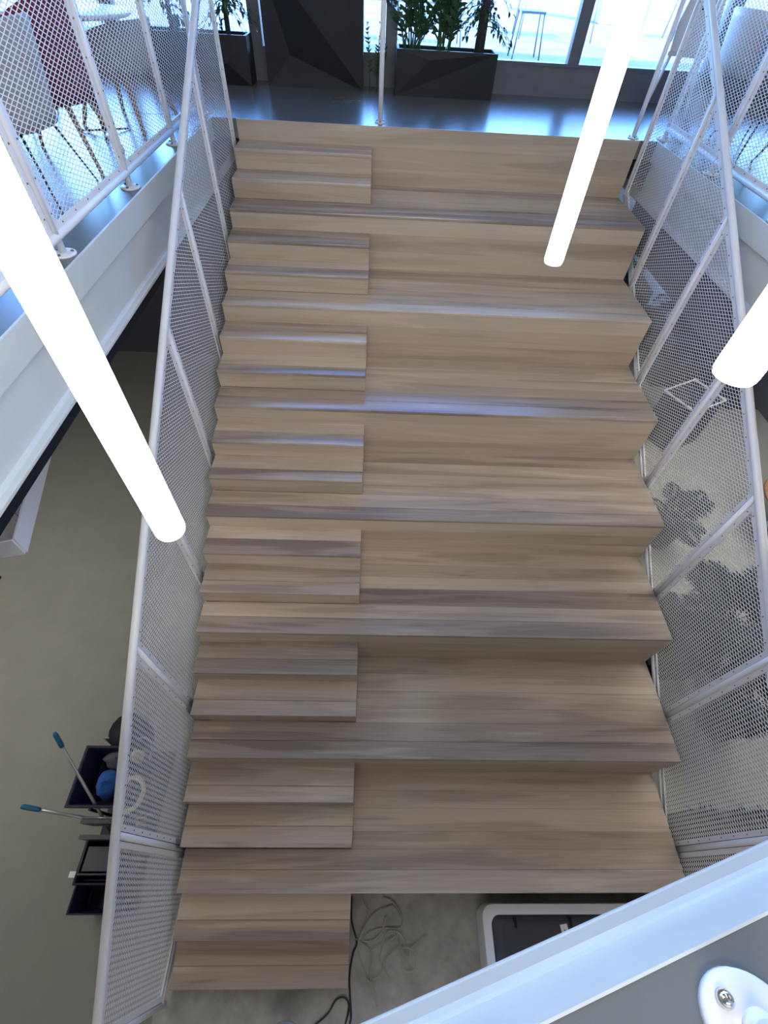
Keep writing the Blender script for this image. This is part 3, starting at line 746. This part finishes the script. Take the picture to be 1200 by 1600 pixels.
for k in range(16):
    sp = MB(); bx = -1.0 + k * .15
    for j in range(4): leaflet(sp, Vector((bx, .16, .42)), Vector((rr_.uniform(-.6, .6), rr_.uniform(.1, 1.0), .5)), Vector((0, 0, 1)), rr_.uniform(.08, .16), .04, .3)
    sp.build('leaf_sprig', LEAF2, lpb)
cabx = thing('storage_cabinet', 'dark cabinet with white metal top rim behind the right railing', 'cabinet', (6.62, 0.12, 0), -1.1)
MB().box(-.30, .30, -.36, .36, .04, .88).build('body', BLACK, cabx, bevel=.004)
for a in ((-.31, .31, -.37, -.355), (-.31, .31, .355, .37), (-.31, -.295, -.355, .355), (.295, .31, -.355, .355)):
    MB().box(a[0], a[1], a[2], a[3], .88, .905).build('rim', CASEW, cabx)
MB().box(-.29, .29, -.35, .35, 0, .04).build('plinth', BLACK, cabx)
def hedge(label, x, y, seed, w=.8, h=.5):
    rnd = random.Random(seed)
    p = thing('planted_trough', label, 'plant', (x, y, 0), rnd.uniform(-.2, .2), 'dark planted troughs under the right upper floor')
    MB().box(-w / 2, w / 2, -w / 2, w / 2, 0, h).build('trough', PLANT_D, p, bevel=.01)
    MB().box(-w / 2 + .02, w / 2 - .02, -w / 2 + .02, w / 2 - .02, h, h + .004).build('soil', SOIL, p)
    for i in range(16):
        o = link('frond', PF[rnd.randrange(3)], None, p, (rnd.uniform(-w / 2.6, w / 2.6), rnd.uniform(-w / 2.6, w / 2.6), h))
        o.rotation_euler = (rnd.uniform(-.2, .2), rnd.uniform(-.5, .1), rnd.uniform(0, 2 * PI)); s = rnd.uniform(.4, .62); o.scale = (s, s, s)
hedge('dark planted trough under the right floor, nearest to the stairs', 7.35, 2.05, 41, .95)
hedge('dark planted trough under the right floor, deeper to the right', 8.5, 1.45, 42, .95)
hedge('dark planted trough under the right floor, behind the nearest one', 7.1, 3.4, 43, 1.0)
hedge('dark planted trough under the right floor, at the very back', 8.6, 3.2, 44, 1.0)
hedge('dark planted trough under the right floor, in the far corner beside the stairs', 7.3, 5.0, 45, 1.0)
dt = thing('cafe_table', 'brown wooden table on the ground floor at the right picture edge', 'table', (7.42, -2.0, 0))
MB().lathe([(0.58, .72), (.6, .73), (.6, .75), (.585, .757)], (0, 0, 0), 40).build('table_top', TABLEW, dt)
MB().tube([(0, 0, .02), (0, 0, .72)], .04, 12).build('column', LEGB, dt); MB().lathe([(.28, 0), (.28, .012), (.05, .03)], (0, 0, 0), 24).build('foot', LEGB, dt)

# ------------------------------------------------------------------ ground floor : left side (cleaning cart)
cc = thing('cleaning_cart', 'navy cleaning cart with buckets beside the lower left railing', 'cart', (-0.62, -5.55, 0))
def bucket(name, x, y, z, w, d, h, par, m=NAVY):
    mb = MB(); o1 = .82
    A = [(-w / 2 * o1, -d / 2 * o1, 0), (w / 2 * o1, -d / 2 * o1, 0), (w / 2 * o1, d / 2 * o1, 0), (-w / 2 * o1, d / 2 * o1, 0)]
    Bv = [(-w / 2, -d / 2, h), (w / 2, -d / 2, h), (w / 2, d / 2, h), (-w / 2, d / 2, h)]
    Ci = [(a * .9, b * .9, h) for a, b, c in Bv]; D = [(a * .85, b * .85, .03) for a, b, c in A]
    fs = [(3, 2, 1, 0)]
    for k in range(4):
        j = (k + 1) % 4; fs += [(k, j, 4 + j, 4 + k), (4 + k, 4 + j, 8 + j, 8 + k), (8 + k, 8 + j, 12 + j, 12 + k)]
    fs.append((12, 13, 14, 15))
    mb.add(A + Bv + Ci + D, fs); return mb.build(name, m, par, (x, y, z), bevel=.008)
MB().box(-.26, .22, -.62, .58, .14, .18).build('chassis', NAVY, cc, bevel=.01)
for sx in (-.2, .17):
    for sy in (-.55, .5):
        MB().lathe([(.05, -.015), (.055, 0), (.05, .015)], (0, 0, 0), 14, Matrix.Translation((sx, sy, .055)) @ Matrix.Rotation(PI / 2, 4, 'Y')).build('caster', LEGB, cc)
        MB().tube([(sx, sy, .1), (sx, sy, .15)], .012, 8).build('caster_stem', ALU, cc)
for sx in (-.22, .18): MB().tube([(sx, .05, .18), (sx, .05, .60)], .012, 8).build('upright', LEGB, cc)
MB().tube([(-.20, .50, .18), (-.20, .56, .80), (.16, .56, .80), (.16, .50, .18)], .011, 8).build('push_handle', ALU, cc)
tray = bucket('tray', -.04, .26, .60, .54, .46, .24, cc)
bucket('bucket', -.02, -.30, .18, .40, .30, .30, cc)
bucket('small_bucket', -.04, -.52, .18, .36, .22, .24, cc)
bucket('lower_bin', -.02, .3, .18, .40, .36, .34, cc)
wr = MB(); wr.tube([(-.2, -.14, .48), (-.2, -.38, .48), (.16, -.38, .48), (.16, -.14, .48)], .010, 8); wr.box(-.2, .16, -.16, -.13, .40, .66); wr.box(-.2, .16, -.06, -.03, .5, .72)
wr.build('wringer', CASED, cc)
MB().box(-.27, -.2, -.40, -.36, .44, .47).build('latch', CASEW, cc)
MB().tube([(-.2, -.02, .70), (.14, -.02, .72)], .008, 8).build('wringer_lever', ALU, cc)
MB().box(-.16, .12, -.36, -.2, .49, .52).build('wringer_plate', CASED, cc)
bagm = MB().lathe([(.12, 0), (.15, .1), (.155, .34), (.14, .36)], (0, 0, 0), 16).build('rubbish_bag', BLACK, cc, (-.03, .62, .45))
ringp = []
def clump(name, label, m, x, y, z, s, seed, cat='cloth'):
    rnd = random.Random(seed); mb = MB(); n = 14; rows = 7; vs = []; fs = []
    for i in range(rows):
        ph = PI / 2 * i / (rows - 1)
        for k in range(n):
            a = 2 * PI * k / n; q = 1 + rnd.uniform(-.16, .16)
            vs.append((s[0] * math.cos(ph) * math.cos(a) * q, s[1] * math.cos(ph) * math.sin(a) * q, s[2] * math.sin(ph) * (1 + rnd.uniform(-.15, .15))))
    for i in range(rows - 1):
        for k in range(n): fs.append((i * n + k, i * n + (k + 1) % n, (i + 1) * n + (k + 1) % n, (i + 1) * n + k))
    fs.append(tuple(range(n))[::-1]); fs.append(tuple((rows - 1) * n + k for k in range(n)))
    mb.add(vs, fs, True); o = mb.build(name, m, None, (x, y, z)); return tag(o, label, cat)
clump('cleaning_cloth', 'crumpled blue cleaning cloth in the cart tray', BLUEC, -.70, -5.33, .66, (.10, .11, .15), 3)
clump('cleaning_cloth', 'pink cleaning cloth in the cart tray', PINKC, -.56, -5.36, .66, (.05, .10, .15), 4)
clump('cleaning_cloth', 'dark grey cleaning cloth at the back of the cart tray', GREYC, -.66, -5.15, .70, (.14, .07, .12), 6)
def mop(label, top, bottom, head=True):
    p = thing('mop', label, 'mop', bottom, 0, 'mops leaning in the cleaning cart')
    v = Vector(top) - Vector(bottom); L_ = v.length
    MB().tube([(0, 0, 0), v * ((L_ - .13) / L_)], .0115, 10).build('handle', ALU, p)
    MB().tube([v * ((L_ - .14) / L_), v * ((L_ - .12) / L_), v * ((L_ - .02) / L_), v], [.015, .018, .018, .012], 12).build('grip', TEAL, p)
    mb = MB(); rnd = random.Random(9)
    for k in range(26):
        a = rnd.uniform(0, 2 * PI); r = rnd.uniform(.04, .12)
        mb.tube([(0, 0, .03), (r * .6 * math.cos(a), r * .6 * math.sin(a), .0), (r * math.cos(a), r * math.sin(a), -.16)], .008, 5)
    mb.build('yarn_head', CREAMP, p)
    return p
mop('mop with teal grip slanting up across the blue cart tray', (-0.905, -5.095, 1.40), (-.58, -5.75, .40))
mop('mop with teal grip lying nearly level, pointing to the left picture edge', (-1.20, -5.52, 0.95), (-.55, -5.60, .42))
cr = MB().tube([(.10 * math.cos(a), .12 * math.sin(a), 0) for a in [2 * PI * k / 20 for k in range(21)]], .018, 8).build('rope_coil', CREAMP, None, (-.44, -5.42, .84))
tag(cr, 'cream rope coil hanging on the cleaning cart', 'rope')
clump('cleaning_cloth', 'pale yellow cloth on the far end of the cleaning cart', CREAMP, -.48, -5.12, .72, (.09, .06, .12), 8)

# white tray and spotlight below the left floor
wd = thing('cable_tray', 'white metal tray under the left upper floor at the picture edge', 'tray', (-0.93, -4.50, 2.86), 0.26)
MB().box(0, .30, 0, .9, 0, .012).build('base', WHITE, wd); MB().box(.30, .312, 0, .9, 0, .14).build('side', WHITE, wd); MB().box(-.012, 0, 0, .9, 0, .14).build('side', WHITE, wd)
MB().box(0, .30, -.012, 0, 0, .14).build('end_plate', WHITE, wd)
for yy in (.2, .7):
    for xx in (.02, .28): MB().tube([(xx, yy, .01), (xx, yy, .68)], .004, 6).build('hanger_rod', ALU, wd)
spo = thing('spotlight', 'small cream spotlight head under the white tray at the left picture edge', 'lamp', (-0.72, -4.66, 2.95))
MB().box(-.1, .06, -.05, .04, -.03, .05).build('head', CREAMC, spo, bevel=.006); MB().box(-.1, .06, -.052, .042, -.05, -.031).build('lens_ring', BLACK, spo)
MB().tube([(-.05, 0, .05), (-.05, 0, .59)], .006, 6).build('rod', BLACK, spo)

# ------------------------------------------------------------------ foot of the stairs
def rounded(w, d, r, n=6):
    pts = []
    for cx, cy, a0 in ((w / 2 - r, d / 2 - r, 0), (-w / 2 + r, d / 2 - r, PI / 2), (-w / 2 + r, -d / 2 + r, PI), (w / 2 - r, -d / 2 + r, 3 * PI / 2)):
        for k in range(n + 1): a = a0 + PI / 2 * k / n; pts.append((cx + r * math.cos(a), cy + r * math.sin(a)))
    return pts
dc = thing('equipment_case', 'white rimmed case with dark inset body on the floor at the foot of the tiers', 'case', (3.31, -6.62, 0.012))
o2 = rounded(1.70, 1.0, .09); i2 = rounded(1.56, .86, .07); i3 = rounded(1.40, .77, .05)
nn = len(o2); mb = MB()
vs = [(x, y, 0) for x, y in o2] + [(x, y, .27) for x, y in o2] + [(x, y, .27) for x, y in i2] + [(x, y, .22) for x, y in i2]
fs = []
for k in range(nn):
    j = (k + 1) % nn
    fs += [(k, j, nn + j, nn + k), (nn + k, nn + j, 2 * nn + j, 2 * nn + k), (2 * nn + k, 2 * nn + j, 3 * nn + j, 3 * nn + k)]
fs.append(tuple(range(nn))[::-1]); mb.add(vs, fs); mb.build('rim', CASEW, dc, bevel=.008)
mb = MB(); vs = [(x, y, .222) for x, y in i2] + [(x, y, .255) for x, y in i3]
fs = [(k, (k + 1) % nn, nn + (k + 1) % nn, nn + k) for k in range(nn)] + [tuple(nn + k for k in range(nn))]
mb.add(vs, fs, False); inset = mb.build('inset_body', CASED, dc)
for xx in (-.58, -.12): MB().box(xx - .012, xx + .012, .35, .415, .225, .258).build('clip', BLACK, dc)
MB().box(-.75, -.74, .02, .14, .225, .235).build('handle_slit', CASEW, dc)
stk = MB().box(-.030, .030, -.07, .07, 0, .0015).build('sticker', PAPER, dc, (-.175, .300, .2555)); stk.rotation_euler = (0, 0, .12)
tx = MB()
for k in range(6): tx.box(-.008 + .0 * k, .018 - .006 * (k % 3), -.05 + k * .016, -.044 + k * .016, .0016, .002)
tx.build('print_lines', INK, stk)

def loop_cable(name, label, pts, r, m, cat='cable', group=None):
    # catmull-rom through the points
    P = [Vector(p) for p in pts]; out = []
    for i in range(len(P) - 1):
        a, b, c, d = P[max(i - 1, 0)], P[i], P[i + 1], P[min(i + 2, len(P) - 1)]
        for k in range(7):
            t_ = k / 7; out.append(.5 * ((2 * b) + (c - a) * t_ + (2 * a - 5 * b + 4 * c - d) * t_ * t_ + (3 * b - a - 3 * c + d) * t_ ** 3))
    out.append(P[-1])
    return tag(MB().tube(out, r, 7).build(name, m), label, cat, group)
ZC = .021
def zc(l, dz): return [(x, y, ZC + dz + 0.007 * math.sin(i * 1.7) ** 2) for i, (x, y) in enumerate(l)]
loop_cable('loose_cable', 'coiled beige cable lying closest to the small steps', zc([(1.466, -6.081), (1.497, -6.138), (1.524, -6.172), (1.500, -6.249), (1.466, -6.308), (1.446, -6.356), (1.417, -6.346), (1.468, -6.372), (1.525, -6.404), (1.562, -6.465), (1.549, -6.541), (1.557, -6.610), (1.578, -6.663), (1.606, -6.747)], 0.000), 0.0048, CABLE, 'cable', 'tangled beige cables on the concrete')
loop_cable('loose_cable', 'beige cable looping at the back of the cable tangle under the tier', zc([(1.653, -6.081), (1.742, -6.116), (1.808, -6.200), (1.798, -6.283), (1.646, -6.282), (1.538, -6.309), (1.481, -6.362), (1.574, -6.357), (1.639, -6.298), (1.682, -6.200)], 0.004), 0.0048, CABLE, 'cable', 'tangled beige cables on the concrete')
loop_cable('loose_cable', 'beige cable crossing the middle of the cable tangle', zc([(1.800, -6.217), (1.757, -6.150), (1.683, -6.150), (1.572, -6.194), (1.494, -6.276), (1.446, -6.361), (1.456, -6.455), (1.493, -6.526), (1.515, -6.585), (1.571, -6.615)], 0.008), 0.0048, CABLE, 'cable', 'tangled beige cables on the concrete')
loop_cable('loose_cable', 'beige cable with an S bend in the front of the cable tangle', zc([(1.554, -6.414), (1.646, -6.383), (1.739, -6.341), (1.769, -6.315), (1.711, -6.299), (1.660, -6.341), (1.646, -6.414), (1.625, -6.466), (1.646, -6.526), (1.695, -6.581), (1.701, -6.610)], 0.012), 0.0048, CABLE, 'cable', 'tangled beige cables on the concrete')
loop_cable('loose_cable', 'beige cable with a round loop at the right of the cable tangle', zc([(2.029, -6.326), (1.955, -6.363), (1.888, -6.410), (1.844, -6.462), (1.740, -6.304), (1.812, -6.331), (1.832, -6.394), (1.815, -6.467), (1.821, -6.532), (1.862, -6.552), (1.912, -6.533), (1.921, -6.467), (1.888, -6.415), (1.817, -6.405), (1.738, -6.425), (1.674, -6.481), (1.646, -6.546), (1.571, -6.595)], 0.016), 0.0048, CABLE, 'cable', 'tangled beige cables on the concrete')
loop_cable('black_cable', 'black cable running along the end of the small steps', zc([(1.380, -6.075), (1.383, -6.227), (1.432, -6.367), (1.406, -6.434), (1.386, -6.530), (1.382, -6.604), (1.394, -6.709), (1.404, -6.792), (1.396, -6.835)], 0), 0.0075, CABLEB)
loop_cable('black_cable', 'black cable curling in front of the lowest small step', zc([(1.392, -6.749), (1.361, -6.835), (1.383, -6.735), (1.343, -6.691), (1.281, -6.705), (1.223, -6.777), (1.125, -6.840)], 0.004), 0.006, CABLEB)
cap = thing('floor_post', 'short floor post with flat grey oval cap at the bottom picture edge', 'post', (0.93, -6.86, 0.012))
MB().lathe([(.035, 0), (.035, .01), (.02, .02)], (0, 0, 0), 18).build('foot', LEGB, cap)
MB().tube([(0, 0, .01), (0, 0, .24)], .02, 10).build('stem', LEGB, cap)
MB().lathe([(.10, .235), (.118, .245), (.118, .26), (.10, .268)], (0, 0, 0), 28, Matrix.Scale(.72, 4, (0, 1, 0))).build('cap', GREYCAP, cap)
